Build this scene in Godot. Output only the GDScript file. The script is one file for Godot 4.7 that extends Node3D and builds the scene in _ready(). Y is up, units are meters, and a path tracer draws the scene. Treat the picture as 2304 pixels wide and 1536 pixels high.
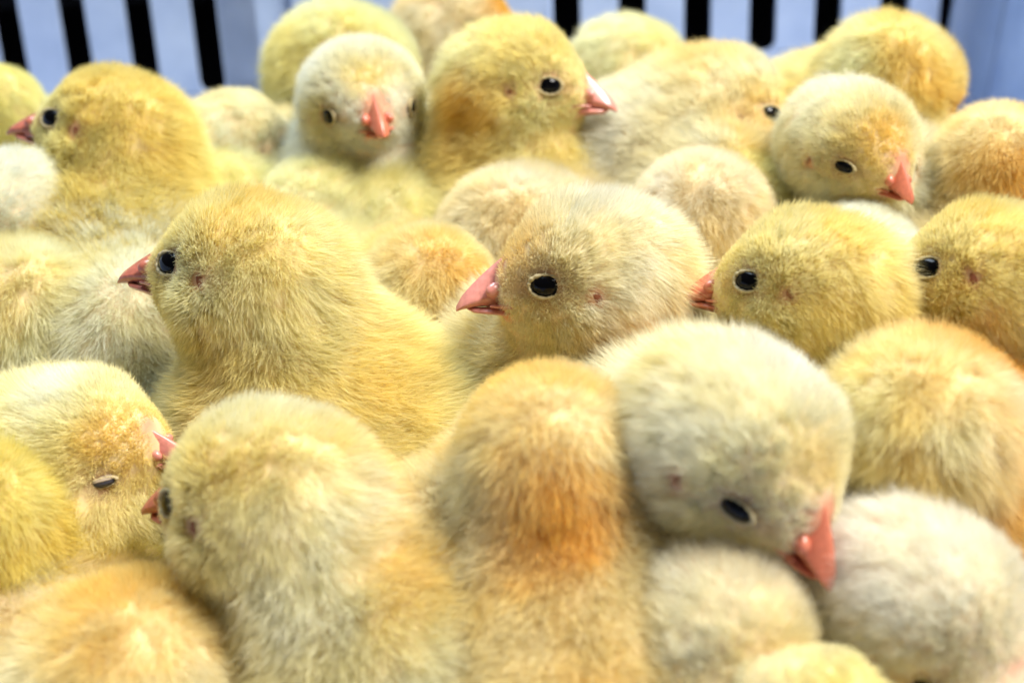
extends Node3D
# A crate packed with newly hatched chicks. Units are metres, y is up.
# Each chick is a Node3D at its base: one continuous body mesh, its down, beak, eyes and ears.

const FUR := true

var rng := RandomNumberGenerator.new()
var patch_noise := FastNoiseLite.new()
var fine_noise := FastNoiseLite.new()
var comb_noise := FastNoiseLite.new()
var used := {}
var m_skin: StandardMaterial3D
var m_down: StandardMaterial3D
var m_eye: StandardMaterial3D
var m_pupil: StandardMaterial3D
var m_lid: StandardMaterial3D
var m_sleep: StandardMaterial3D
var m_closed: StandardMaterial3D
var m_pale_lid: StandardMaterial3D
var m_ear: StandardMaterial3D
var beak_mats := []
var face_tuft: ArrayMesh
var head_tuft: ArrayMesh
var body_tuft: ArrayMesh
var eye_mesh: ArrayMesh
var pupil_mesh: ArrayMesh
var lid_mesh: ArrayMesh
var ear_mesh: ArrayMesh
var ear_hole_mesh: ArrayMesh
var m_ear_hole: StandardMaterial3D
var nostril_mesh: ArrayMesh
var gape_mesh: ArrayMesh
var lids := {}
var upper_mesh: ArrayMesh
var lower_mesh: ArrayMesh

# the capsules of the chick being built: a, b, radius at a, radius at b
var pa := PackedVector3Array()
var pb := PackedVector3Array()
var pra := PackedFloat32Array()
var prb := PackedFloat32Array()
var pk := PackedFloat32Array()
var blend := 0.006
var crowd := []       # each chick's head, neck and body as three capsules
var total := 0

const CHICKS := [
	{"label": "pale yellow chick in sharp focus facing left with round open eye, left of centre", "head": Vector3(-0.0502, 0.0800, -0.2032), "r": 0.0156, "fwd": Vector3(-0.9572, 0.0477, -0.2854), "up": Vector3(0.1831, 0.7848, -0.5921), "body": Vector3(-0.0242, 0.0360, -0.1932), "heading": Vector3(-0.9452, 0.3090, -0.1050), "size": 1.280,
		"base": [0.93, 0.86, 0.45], "warm": [0.93, 0.78, 0.32], "pale": [0.93, 0.91, 0.71], "amount": 0.30, "beak": 2, "seed": 0.00, "lid": 0.78, "open": 0.88, "patches": [[0, Vector3(0.10, 0.80, 0.40), 0.60, [0.93, 0.71, 0.24], 0.60], [0, Vector3(-0.50, -0.20, 0.70), 0.50, [0.93, 0.80, 0.35], 0.50], [0, Vector3(-0.90, -0.20, 0.30), 0.70, [0.93, 0.89, 0.63], 0.70]]},
	{"label": "whitish chick at the centre with pink beak pointing left and dark oval eye", "head": Vector3(0.0133, 0.0800, -0.1976), "r": 0.0147, "fwd": Vector3(-0.9884, 0.0206, 0.1506), "up": Vector3(-0.0175, 0.9036, -0.4279), "body": Vector3(0.0273, 0.0390, -0.2096), "heading": Vector3(-0.9452, 0.3090, 0.1050), "size": 1.247,
		"base": [0.95, 0.91, 0.66], "warm": [0.94, 0.78, 0.33], "pale": [0.96, 0.94, 0.90], "amount": 0.15, "beak": 0, "seed": 0.37, "lid": 0.78, "open": 0.88, "patches": [[0, Vector3(0.75, 0.30, -0.20), 0.50, [0.92, 0.71, 0.29], 0.70], [0, Vector3(-0.50, -1.00, -0.60), 0.75, [0.91, 0.55, 0.09], 0.80], [0, Vector3(-0.30, 0.60, 0.00), 0.80, [0.93, 0.91, 0.84], 0.60]]},
	{"label": "yellow chick whose beak touches the central whitish chick from the right", "head": Vector3(0.0506, 0.0820, -0.1852), "r": 0.0130, "fwd": Vector3(-0.9474, -0.0633, -0.3139), "up": Vector3(0.0935, 0.8077, -0.5822), "body": Vector3(0.0746, 0.0410, -0.1892), "heading": Vector3(-0.8864, 0.3090, -0.3447), "size": 1.145,
		"base": [0.93, 0.86, 0.43], "warm": [0.92, 0.76, 0.28], "pale": [0.93, 0.91, 0.73], "amount": 0.30, "beak": 1, "seed": 0.74, "lid": 0.78, "open": 0.88, "patches": [[0, Vector3(-0.90, 0.20, 0.20), 0.60, [0.93, 0.92, 0.84], 0.60]]},
	{"label": "golden chick cut by the right edge with dark eye and brown ear patch", "head": Vector3(0.0810, 0.0830, -0.1824), "r": 0.0129, "fwd": Vector3(-0.9064, -0.0979, -0.4109), "up": Vector3(0.1217, 0.7294, -0.6732), "body": Vector3(0.1010, 0.0420, -0.1824), "heading": Vector3(-0.9023, 0.3090, -0.3008), "size": 1.145,
		"base": [0.93, 0.87, 0.47], "warm": [0.92, 0.76, 0.28], "pale": [0.93, 0.90, 0.66], "amount": 0.30, "beak": 1, "seed": 1.11, "lid": 0.78, "open": 0.88, "patches": [[0, Vector3(0.40, 0.50, 0.40), 0.50, [0.91, 0.66, 0.19], 0.60]]},
	{"label": "pale grey-white chick facing the camera with both eyes showing", "head": Vector3(-0.0345, 0.0840, -0.2906), "r": 0.0142, "fwd": Vector3(0.2859, 0.1044, 0.9526), "up": Vector3(-0.0098, 0.9935, -0.1137), "body": Vector3(-0.0385, 0.0430, -0.3086), "heading": Vector3(0.2733, 0.3090, 0.9109), "size": 1.207,
		"base": [0.91, 0.90, 0.76], "warm": [0.93, 0.83, 0.41], "pale": [0.91, 0.93, 0.91], "amount": 0.10, "beak": 1, "seed": 1.48, "lid": 0.78, "open": 0.88, "patches": [[0, Vector3(0.75, 0.45, 0.00), 0.42, [0.93, 0.83, 0.39], 0.80], [0, Vector3(-0.60, 0.50, 0.00), 0.90, [0.91, 0.93, 0.91], 0.60]]},
	{"label": "deep yellow chick facing right with pink beak, standing tall near back wall", "head": Vector3(0.0058, 0.0880, -0.2857), "r": 0.0147, "fwd": Vector3(0.9572, -0.0477, 0.2854), "up": Vector3(0.0942, 0.8999, -0.4257), "body": Vector3(-0.0102, 0.0440, -0.2897), "heading": Vector3(0.9284, 0.3090, 0.2063), "size": 1.245,
		"base": [0.93, 0.87, 0.45], "warm": [0.92, 0.73, 0.23], "pale": [0.93, 0.91, 0.66], "amount": 0.25, "beak": 0, "seed": 1.85, "lid": 0.78, "open": 0.88, "patches": [[0, Vector3(-0.75, -0.55, 0.50), 0.65, [0.91, 0.63, 0.11], 0.90], [0, Vector3(0.20, -0.80, 0.30), 0.40, [0.93, 0.91, 0.80], 0.70]]},
	{"label": "golden-headed chick facing left at the upper left corner with orange wing", "head": Vector3(-0.0943, 0.0830, -0.2760), "r": 0.0155, "fwd": Vector3(-0.9642, 0.1616, -0.2105), "up": Vector3(0.2235, 0.7772, -0.5882), "body": Vector3(-0.0803, 0.0410, -0.2640), "heading": Vector3(-0.9452, 0.3090, 0.1050), "size": 1.313,
		"base": [0.93, 0.86, 0.41], "warm": [0.92, 0.76, 0.26], "pale": [0.93, 0.89, 0.54], "amount": 0.35, "beak": 2, "seed": 2.22, "lid": 0.78, "open": 0.88, "patches": [[0, Vector3(0.35, 0.85, 0.20), 0.50, [0.91, 0.61, 0.10], 0.60], [0, Vector3(-0.75, -0.95, 0.50), 0.75, [0.91, 0.58, 0.08], 0.90], [1, Vector3(0.00, 0.80, 0.90), 0.90, [0.92, 0.87, 0.41], 0.80]]},
	{"label": "white dozing chick cut by the left edge below the golden-headed one", "head": Vector3(-0.1147, 0.0740, -0.2519), "r": 0.0116, "fwd": Vector3(-0.5796, -0.2419, 0.7782), "up": Vector3(-0.1719, 0.9371, 0.3038), "body": Vector3(-0.1267, 0.0380, -0.2579), "heading": Vector3(-0.6189, 0.3090, 0.7221), "size": 1.145,
		"base": [0.92, 0.91, 0.73], "warm": [0.92, 0.84, 0.41], "pale": [0.92, 0.94, 0.92], "amount": 0.15, "beak": 1, "seed": 2.59, "lid": 0.45, "open": 0.52, "patches": []},
	{"label": "greenish yellow chick barely showing in the far upper left corner", "head": Vector3(-0.1460, 0.0700, -0.3401), "r": 0.0105, "fwd": Vector3(-0.3008, -0.4654, -0.8324), "up": Vector3(0.0416, 0.9756, -0.2156), "body": Vector3(-0.1460, 0.0340, -0.3401), "heading": Vector3(-0.3233, 0.3090, -0.8944), "size": 1.145,
		"base": [0.92, 0.87, 0.41], "warm": [0.91, 0.87, 0.41], "pale": [0.91, 0.93, 0.68], "amount": 0.30, "beak": 0, "seed": 2.96, "lid": 0.78, "open": 0.88, "patches": []},
	{"label": "broad pale yellow chick seen from behind the grey-white one", "head": Vector3(-0.0443, 0.0740, -0.3446), "r": 0.0198, "fwd": Vector3(0.2512, -0.4499, -0.8570), "up": Vector3(0.0416, 0.9756, -0.2156), "body": Vector3(-0.0483, 0.0320, -0.3406), "heading": Vector3(0.3863, 0.3090, -0.8691), "size": 1.150,
		"base": [0.91, 0.90, 0.54], "warm": [0.91, 0.76, 0.24], "pale": [0.91, 0.92, 0.76], "amount": 0.20, "beak": 0, "seed": 3.33, "lid": 0.78, "open": 0.88, "patches": [[0, Vector3(-0.30, -0.30, -1.00), 0.50, [0.85, 0.73, 0.27], 0.60], [1, Vector3(-0.30, 0.60, -1.00), 0.80, [0.89, 0.76, 0.21], 0.70]]},
	{"label": "cream and orange chick cut by the top edge beside the label panel", "head": Vector3(-0.0106, 0.0780, -0.3737), "r": 0.0152, "fwd": Vector3(0.9498, -0.1909, -0.2478), "up": Vector3(0.0416, 0.9756, -0.2156), "body": Vector3(-0.0206, 0.0420, -0.3737), "heading": Vector3(0.9203, 0.3090, -0.2400), "size": 1.288,
		"base": [0.95, 0.91, 0.71], "warm": [0.93, 0.71, 0.27], "pale": [0.93, 0.91, 0.84], "amount": 0.20, "beak": 0, "seed": 3.70, "lid": 0.78, "open": 0.88, "patches": [[0, Vector3(0.60, 0.50, 0.50), 0.50, [0.92, 0.64, 0.13], 0.90]]},
	{"label": "pale lemon chick behind the deep yellow one with an orange rear end", "head": Vector3(0.0414, 0.0700, -0.3473), "r": 0.0141, "fwd": Vector3(0.8141, -0.5331, -0.2303), "up": Vector3(0.0416, 0.9756, -0.2156), "body": Vector3(0.0314, 0.0390, -0.3473), "heading": Vector3(0.9151, 0.3090, -0.2589), "size": 1.194,
		"base": [0.93, 0.91, 0.57], "warm": [0.93, 0.81, 0.35], "pale": [0.92, 0.93, 0.82], "amount": 0.15, "beak": 0, "seed": 4.07, "lid": 0.78, "open": 0.88, "patches": [[0, Vector3(0.80, 0.20, 0.30), 0.45, [0.92, 0.64, 0.13], 0.90]]},
	{"label": "buff chick facing right with small dark eye, beneath the wall slots", "head": Vector3(0.0579, 0.0760, -0.2940), "r": 0.0146, "fwd": Vector3(0.9836, -0.1222, 0.1327), "up": Vector3(0.0940, 0.9084, -0.4074), "body": Vector3(0.0359, 0.0540, -0.2900), "heading": Vector3(0.9284, 0.3090, -0.2063), "size": 1.235,
		"base": [0.92, 0.86, 0.52], "warm": [0.91, 0.71, 0.29], "pale": [0.91, 0.92, 0.90], "amount": 0.30, "beak": 1, "seed": 4.44, "lid": 0.78, "open": 0.88, "patches": [[1, Vector3(-0.60, 0.90, 0.00), 1.10, [0.89, 0.92, 0.92], 0.80]]},
	{"label": "yellow chick turned away in the right back corner of the crate", "head": Vector3(0.1000, 0.0800, -0.2938), "r": 0.0159, "fwd": Vector3(0.6193, -0.6104, -0.4938), "up": Vector3(0.0416, 0.9756, -0.2156), "body": Vector3(0.0760, 0.0480, -0.2878), "heading": Vector3(0.7739, 0.3090, -0.5528), "size": 1.349,
		"base": [0.93, 0.89, 0.49], "warm": [0.91, 0.66, 0.15], "pale": [0.92, 0.93, 0.76], "amount": 0.30, "beak": 0, "seed": 4.81, "lid": 0.78, "open": 0.88, "patches": [[0, Vector3(0.50, 0.60, 0.50), 0.45, [0.90, 0.60, 0.10], 0.80], [0, Vector3(0.20, -0.20, 0.90), 0.30, [0.90, 0.62, 0.13], 0.70]]},
	{"label": "white chick bowing its head low at the right with orange forehead", "head": Vector3(0.0789, 0.0810, -0.2536), "r": 0.0128, "fwd": Vector3(0.4379, -0.1629, 0.8842), "up": Vector3(0.2355, 0.9677, 0.0900), "body": Vector3(0.0929, 0.0430, -0.2756), "heading": Vector3(0.8155, 0.3090, 0.4893), "size": 1.000,
		"base": [0.92, 0.89, 0.60], "warm": [0.92, 0.71, 0.20], "pale": [0.91, 0.93, 0.92], "amount": 0.20, "beak": 1, "seed": 5.18, "lid": 0.80, "open": 0.68, "patches": [[0, Vector3(0.70, 0.50, 0.05), 0.50, [0.92, 0.71, 0.19], 0.80], [0, Vector3(-0.60, 0.40, 0.00), 0.90, [0.91, 0.93, 0.92], 0.70], [1, Vector3(0.00, 0.90, -0.30), 1.60, [0.95, 0.94, 0.90], 0.90]]},
	{"label": "orange-backed chick cut by the right edge under the crate corner", "head": Vector3(0.1154, 0.0720, -0.2591), "r": 0.0128, "fwd": Vector3(0.5921, -0.5067, -0.6267), "up": Vector3(0.0416, 0.9756, -0.2156), "body": Vector3(0.1094, 0.0460, -0.2551), "heading": Vector3(0.6532, 0.3090, -0.6913), "size": 1.145,
		"base": [0.93, 0.83, 0.49], "warm": [0.93, 0.71, 0.27], "pale": [0.92, 0.94, 0.84], "amount": 0.35, "beak": 0, "seed": 5.55, "lid": 0.78, "open": 0.88, "patches": [[0, Vector3(-0.30, -0.30, 0.85), 0.80, [0.92, 0.58, 0.07], 0.90]]},
	{"label": "tan and cream chick seen from behind, above the central chick", "head": Vector3(0.0449, 0.0660, -0.2524), "r": 0.0140, "fwd": Vector3(0.1210, -0.4574, -0.8810), "up": Vector3(0.0416, 0.9756, -0.2156), "body": Vector3(0.0449, 0.0350, -0.2444), "heading": Vector3(0.1295, 0.3090, -0.9422), "size": 1.184,
		"base": [0.93, 0.86, 0.60], "warm": [0.92, 0.73, 0.33], "pale": [0.92, 0.90, 0.86], "amount": 0.35, "beak": 0, "seed": 5.92, "lid": 0.78, "open": 0.88, "patches": [[0, Vector3(-0.55, -0.20, -0.75), 0.60, [0.92, 0.65, 0.18], 0.80]]},
	{"label": "pale yellow chick half hidden behind the tan and cream one", "head": Vector3(0.0555, 0.0620, -0.2669), "r": 0.0129, "fwd": Vector3(0.2888, -0.4478, -0.8462), "up": Vector3(0.0416, 0.9756, -0.2156), "body": Vector3(0.0555, 0.0310, -0.2709), "heading": Vector3(0.3072, 0.3090, -0.9001), "size": 1.145,
		"base": [0.92, 0.87, 0.41], "warm": [0.93, 0.81, 0.35], "pale": [0.92, 0.91, 0.71], "amount": 0.20, "beak": 0, "seed": 6.29, "lid": 0.78, "open": 0.88, "patches": []},
	{"label": "whitish chick of which only the back shows behind the central head", "head": Vector3(0.0213, 0.0580, -0.2841), "r": 0.0097, "fwd": Vector3(0.1959, -0.4977, -0.8449), "up": Vector3(0.0416, 0.9756, -0.2156), "body": Vector3(0.0213, 0.0320, -0.2841), "heading": Vector3(0.2148, 0.3090, -0.9265), "size": 1.145,
		"base": [0.91, 0.93, 0.88], "warm": [0.93, 0.81, 0.35], "pale": [0.90, 0.94, 0.93], "amount": 0.10, "beak": 0, "seed": 6.66, "lid": 0.78, "open": 0.88, "patches": []},
	{"label": "grey-white chick seen from behind, under the bowing white one", "head": Vector3(0.0764, 0.0600, -0.2361), "r": 0.0121, "fwd": Vector3(0.1015, -0.4577, -0.8833), "up": Vector3(0.0416, 0.9756, -0.2156), "body": Vector3(0.0764, 0.0290, -0.2401), "heading": Vector3(0.1085, 0.3090, -0.9448), "size": 1.145,
		"base": [0.91, 0.92, 0.84], "warm": [0.91, 0.87, 0.50], "pale": [0.89, 0.93, 0.93], "amount": 0.15, "beak": 0, "seed": 7.03, "lid": 0.78, "open": 0.88, "patches": []},
	{"label": "fluffy tan chick seen from behind at the central chick's crown", "head": Vector3(0.0025, 0.0600, -0.2576), "r": 0.0160, "fwd": Vector3(0.2512, -0.4499, -0.8570), "up": Vector3(0.0416, 0.9756, -0.2156), "body": Vector3(0.0025, 0.0340, -0.2536), "heading": Vector3(0.2675, 0.3090, -0.9127), "size": 1.353,
		"base": [0.92, 0.86, 0.60], "warm": [0.90, 0.71, 0.31], "pale": [0.91, 0.90, 0.84], "amount": 0.30, "beak": 0, "seed": 7.40, "lid": 0.78, "open": 0.88, "patches": []},
	{"label": "shaggy buff chick squeezed low between the two sharpest chicks", "head": Vector3(-0.0177, 0.0600, -0.2343), "r": 0.0125, "fwd": Vector3(-0.2017, -0.4821, -0.8526), "up": Vector3(0.0416, 0.9756, -0.2156), "body": Vector3(-0.0177, 0.0340, -0.2283), "heading": Vector3(-0.2190, 0.3090, -0.9255), "size": 1.145,
		"base": [0.92, 0.86, 0.52], "warm": [0.91, 0.64, 0.17], "pale": [0.91, 0.89, 0.71], "amount": 0.35, "beak": 0, "seed": 7.77, "lid": 0.78, "open": 0.88, "patches": [[0, Vector3(-0.60, -0.10, -0.60), 0.30, [0.91, 0.55, 0.09], 0.60]]},
	{"label": "white and yellow chick whose back lies under the grey-white chick's beak", "head": Vector3(-0.0495, 0.0580, -0.2811), "r": 0.0121, "fwd": Vector3(-0.9127, -0.2551, -0.3193), "up": Vector3(0.0416, 0.9756, -0.2156), "body": Vector3(-0.0275, 0.0450, -0.2761), "heading": Vector3(-0.9929, 0.0000, -0.1191), "size": 1.100,
		"base": [0.93, 0.92, 0.63], "warm": [0.93, 0.87, 0.45], "pale": [0.93, 0.94, 0.91], "amount": 0.20, "beak": 0, "seed": 8.14, "lid": 0.78, "open": 0.88, "patches": []},
	{"label": "lemon chick with a smooth rounded back behind the left sharp chick", "head": Vector3(-0.0765, 0.0620, -0.2899), "r": 0.0113, "fwd": Vector3(-0.9127, -0.2551, -0.3193), "up": Vector3(0.0416, 0.9756, -0.2156), "body": Vector3(-0.0565, 0.0450, -0.2879), "heading": Vector3(-0.9968, 0.0000, 0.0797), "size": 1.000,
		"base": [0.92, 0.91, 0.54], "warm": [0.92, 0.87, 0.41], "pale": [0.91, 0.93, 0.84], "amount": 0.30, "beak": 0, "seed": 8.51, "lid": 0.78, "open": 0.88, "patches": []},
	{"label": "dull cream chick in the dip left of the grey-white one", "head": Vector3(-0.0683, 0.0720, -0.3011), "r": 0.0108, "fwd": Vector3(0.7992, -0.3302, -0.5022), "up": Vector3(0.0416, 0.9756, -0.2156), "body": Vector3(-0.0723, 0.0410, -0.3011), "heading": Vector3(0.8053, 0.3090, -0.5060), "size": 1.145,
		"base": [0.91, 0.90, 0.68], "warm": [0.88, 0.73, 0.29], "pale": [0.90, 0.92, 0.86], "amount": 0.25, "beak": 0, "seed": 8.88, "lid": 0.78, "open": 0.88, "patches": []},
	{"label": "yellow-winged chick back cut by the left edge at mid height", "head": Vector3(-0.1084, 0.0580, -0.2361), "r": 0.0160, "fwd": Vector3(-0.5921, -0.2894, -0.7521), "up": Vector3(0.0416, 0.9756, -0.2156), "body": Vector3(-0.1084, 0.0320, -0.2361), "heading": Vector3(-0.5883, 0.3090, -0.7473), "size": 1.355,
		"base": [0.92, 0.90, 0.60], "warm": [0.92, 0.71, 0.18], "pale": [0.91, 0.93, 0.84], "amount": 0.30, "beak": 0, "seed": 9.25, "lid": 0.78, "open": 0.88, "patches": [[0, Vector3(-0.70, 0.10, 0.70), 0.35, [0.92, 0.69, 0.11], 0.80]]},
	{"label": "grey-white chick whose back lies below the left sharp chick's beak", "head": Vector3(-0.0862, 0.0520, -0.2368), "r": 0.0175, "fwd": Vector3(-0.2485, -0.3839, -0.8893), "up": Vector3(0.0416, 0.9756, -0.2156), "body": Vector3(-0.0862, 0.0319, -0.2368), "heading": Vector3(-0.2560, 0.3090, -0.9160), "size": 1.481,
		"base": [0.91, 0.91, 0.78], "warm": [0.91, 0.81, 0.37], "pale": [0.90, 0.93, 0.92], "amount": 0.25, "beak": 0, "seed": 9.62, "lid": 0.78, "open": 0.88, "patches": []},
	{"label": "sleeping chick with pink beak pointing right and narrow closed eye", "head": Vector3(-0.0755, 0.0620, -0.1768), "r": 0.0116, "fwd": Vector3(0.9805, 0.0381, 0.1929), "up": Vector3(0.0356, 0.9951, 0.0923), "body": Vector3(-0.1015, 0.0360, -0.1808), "heading": Vector3(0.9452, 0.3090, 0.1050), "size": 1.145,
		"base": [0.93, 0.89, 0.50], "warm": [0.91, 0.73, 0.23], "pale": [0.93, 0.93, 0.86], "amount": 0.25, "beak": 0, "seed": 9.99, "lid": 0.45, "open": 0.52, "patches": [[0, Vector3(0.60, 0.30, 0.30), 0.50, [0.88, 0.66, 0.17], 0.70], [0, Vector3(-0.30, 0.80, -0.20), 0.60, [0.93, 0.93, 0.90], 0.70]]},
	{"label": "olive yellow blurred chick head seen from behind at the left edge", "head": Vector3(-0.0893, 0.0580, -0.1621), "r": 0.0124, "fwd": Vector3(-0.1936, -0.4399, -0.8769), "up": Vector3(0.0416, 0.9756, -0.2156), "body": Vector3(-0.0893, 0.0246, -0.1481), "heading": Vector3(-0.2050, 0.3090, -0.9287), "size": 1.145,
		"base": [0.91, 0.83, 0.31], "warm": [0.89, 0.71, 0.16], "pale": [0.91, 0.89, 0.52], "amount": 0.40, "beak": 0, "seed": 10.36, "lid": 0.78, "open": 0.88, "patches": []},
	{"label": "pale chick looking down left with dark eye and red beak, lower left", "head": Vector3(-0.0414, 0.0640, -0.1551), "r": 0.0152, "fwd": Vector3(-0.8925, -0.1722, -0.4169), "up": Vector3(0.0638, 0.8207, -0.5678), "body": Vector3(-0.0074, 0.0262, -0.1371), "heading": Vector3(-0.8864, 0.3090, -0.3447), "size": 1.220,
		"base": [0.94, 0.90, 0.60], "warm": [0.93, 0.78, 0.28], "pale": [0.94, 0.93, 0.86], "amount": 0.22, "beak": 2, "seed": 10.73, "lid": 0.78, "open": 0.88, "patches": [[1, Vector3(1.00, 0.90, 0.60), 0.90, [0.93, 0.66, 0.15], 0.70], [0, Vector3(-0.75, -1.00, 0.50), 0.65, [0.93, 0.64, 0.14], 0.80]]},
	{"label": "buff chick back cut by the bottom edge, left of the looking-down chick", "head": Vector3(-0.0595, 0.0460, -0.1376), "r": 0.0133, "fwd": Vector3(-0.2399, -0.4334, -0.8687), "up": Vector3(0.0416, 0.9756, -0.2156), "body": Vector3(-0.0595, 0.0246, -0.1216), "heading": Vector3(-0.2532, 0.3090, -0.9167), "size": 1.145,
		"base": [0.93, 0.85, 0.47], "warm": [0.91, 0.66, 0.17], "pale": [0.93, 0.91, 0.80], "amount": 0.40, "beak": 0, "seed": 11.10, "lid": 0.78, "open": 0.88, "patches": [[0, Vector3(-0.10, 0.85, 0.00), 0.75, [0.92, 0.71, 0.24], 0.60]]},
	{"label": "blurred cream chick in the bottom left corner of the picture", "head": Vector3(-0.0849, 0.0400, -0.1471), "r": 0.0125, "fwd": Vector3(-0.2847, -0.4261, -0.8587), "up": Vector3(0.0416, 0.9756, -0.2156), "body": Vector3(-0.0849, 0.0246, -0.1371), "heading": Vector3(-0.2993, 0.3090, -0.9027), "size": 1.145,
		"base": [0.93, 0.89, 0.66], "warm": [0.93, 0.71, 0.27], "pale": [0.92, 0.91, 0.86], "amount": 0.30, "beak": 0, "seed": 11.47, "lid": 0.78, "open": 0.88, "patches": []},
	{"label": "orange-naped chick seen from behind in the middle of the front", "head": Vector3(0.0053, 0.0710, -0.1558), "r": 0.0123, "fwd": Vector3(0.0234, -0.4301, -0.9025), "up": Vector3(0.0416, 0.9756, -0.2156), "body": Vector3(0.0073, 0.0430, -0.1418), "heading": Vector3(0.0000, 0.3090, -0.9511), "size": 1.145,
		"base": [0.94, 0.86, 0.49], "warm": [0.93, 0.69, 0.19], "pale": [0.93, 0.90, 0.78], "amount": 0.42, "beak": 0, "seed": 11.84, "lid": 0.78, "open": 0.88, "patches": [[0, Vector3(-0.75, -0.75, 0.00), 0.95, [0.93, 0.56, 0.08], 0.90], [0, Vector3(-0.30, 0.70, 0.10), 0.75, [0.93, 0.69, 0.19], 0.75]]},
	{"label": "large white chick bending its red beak down to the lower right", "head": Vector3(0.0345, 0.0760, -0.1450), "r": 0.0141, "fwd": Vector3(0.4740, -0.3502, 0.8079), "up": Vector3(0.3915, 0.9202, -0.0023), "body": Vector3(0.0205, 0.0400, -0.1810), "heading": Vector3(0.7913, 0.3090, 0.5276), "size": 1.192,
		"base": [0.95, 0.91, 0.63], "warm": [0.94, 0.83, 0.41], "pale": [0.95, 0.94, 0.90], "amount": 0.25, "beak": 1, "seed": 12.21, "lid": 0.80, "open": 0.68, "patches": [[0, Vector3(0.75, 0.55, 0.05), 0.35, [0.93, 0.78, 0.37], 0.50], [0, Vector3(-0.40, 0.70, -0.20), 0.80, [0.95, 0.96, 0.97], 0.70]]},
	{"label": "golden chick back with orange shoulders at the right edge", "head": Vector3(0.0644, 0.0700, -0.1596), "r": 0.0150, "fwd": Vector3(0.2031, -0.4089, -0.8897), "up": Vector3(0.0416, 0.9756, -0.2156), "body": Vector3(0.0744, 0.0400, -0.1576), "heading": Vector3(0.2864, 0.3090, -0.9069), "size": 1.200,
		"base": [0.94, 0.88, 0.50], "warm": [0.93, 0.78, 0.31], "pale": [0.94, 0.93, 0.86], "amount": 0.20, "beak": 0, "seed": 12.58, "lid": 0.78, "open": 0.88, "patches": [[1, Vector3(0.50, 1.00, 0.10), 1.00, [0.93, 0.58, 0.09], 0.90], [0, Vector3(-0.65, -1.05, 0.25), 0.55, [0.93, 0.56, 0.08], 0.90], [0, Vector3(-0.50, 0.40, 0.90), 0.50, [0.93, 0.91, 0.84], 0.60]]},
	{"label": "white chick under the bent red beak with its own beak just showing", "head": Vector3(0.0292, 0.0560, -0.1271), "r": 0.0113, "fwd": Vector3(0.1435, -0.4397, 0.8866), "up": Vector3(0.0742, 0.8917, 0.4465), "body": Vector3(0.0272, 0.0246, -0.1331), "heading": Vector3(0.0946, 0.3090, 0.9463), "size": 1.145,
		"base": [0.95, 0.90, 0.66], "warm": [0.94, 0.81, 0.43], "pale": [0.95, 0.93, 0.86], "amount": 0.15, "beak": 1, "seed": 12.95, "lid": 0.78, "open": 0.88, "patches": []},
	{"label": "bright white blurred chick crown in the bottom right corner", "head": Vector3(0.0584, 0.0600, -0.1274), "r": 0.0121, "fwd": Vector3(0.5661, -0.4262, 0.7056), "up": Vector3(0.3263, 0.8788, 0.3481), "body": Vector3(0.0524, 0.0246, -0.1354), "heading": Vector3(0.6725, 0.3090, 0.6725), "size": 1.145,
		"base": [0.95, 0.92, 0.80], "warm": [0.94, 0.87, 0.57], "pale": [0.95, 0.95, 0.95], "amount": 0.08, "beak": 0, "seed": 13.32, "lid": 0.78, "open": 0.88, "patches": []},
	{"label": "yellowish blurred chick at the bottom edge poking its orange beak upward", "head": Vector3(0.0380, 0.0560, -0.1121), "r": 0.0083, "fwd": Vector3(-0.7687, 0.3346, -0.5451), "up": Vector3(0.4954, 0.8331, -0.2459), "body": Vector3(0.0580, 0.0246, -0.1021), "heading": Vector3(-0.9284, 0.3090, 0.2063), "size": 1.145,
		"base": [0.92, 0.87, 0.43], "warm": [0.93, 0.81, 0.35], "pale": [0.93, 0.91, 0.84], "amount": 0.20, "beak": 1, "seed": 13.69, "lid": 0.78, "open": 0.88, "patches": []},
]

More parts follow.
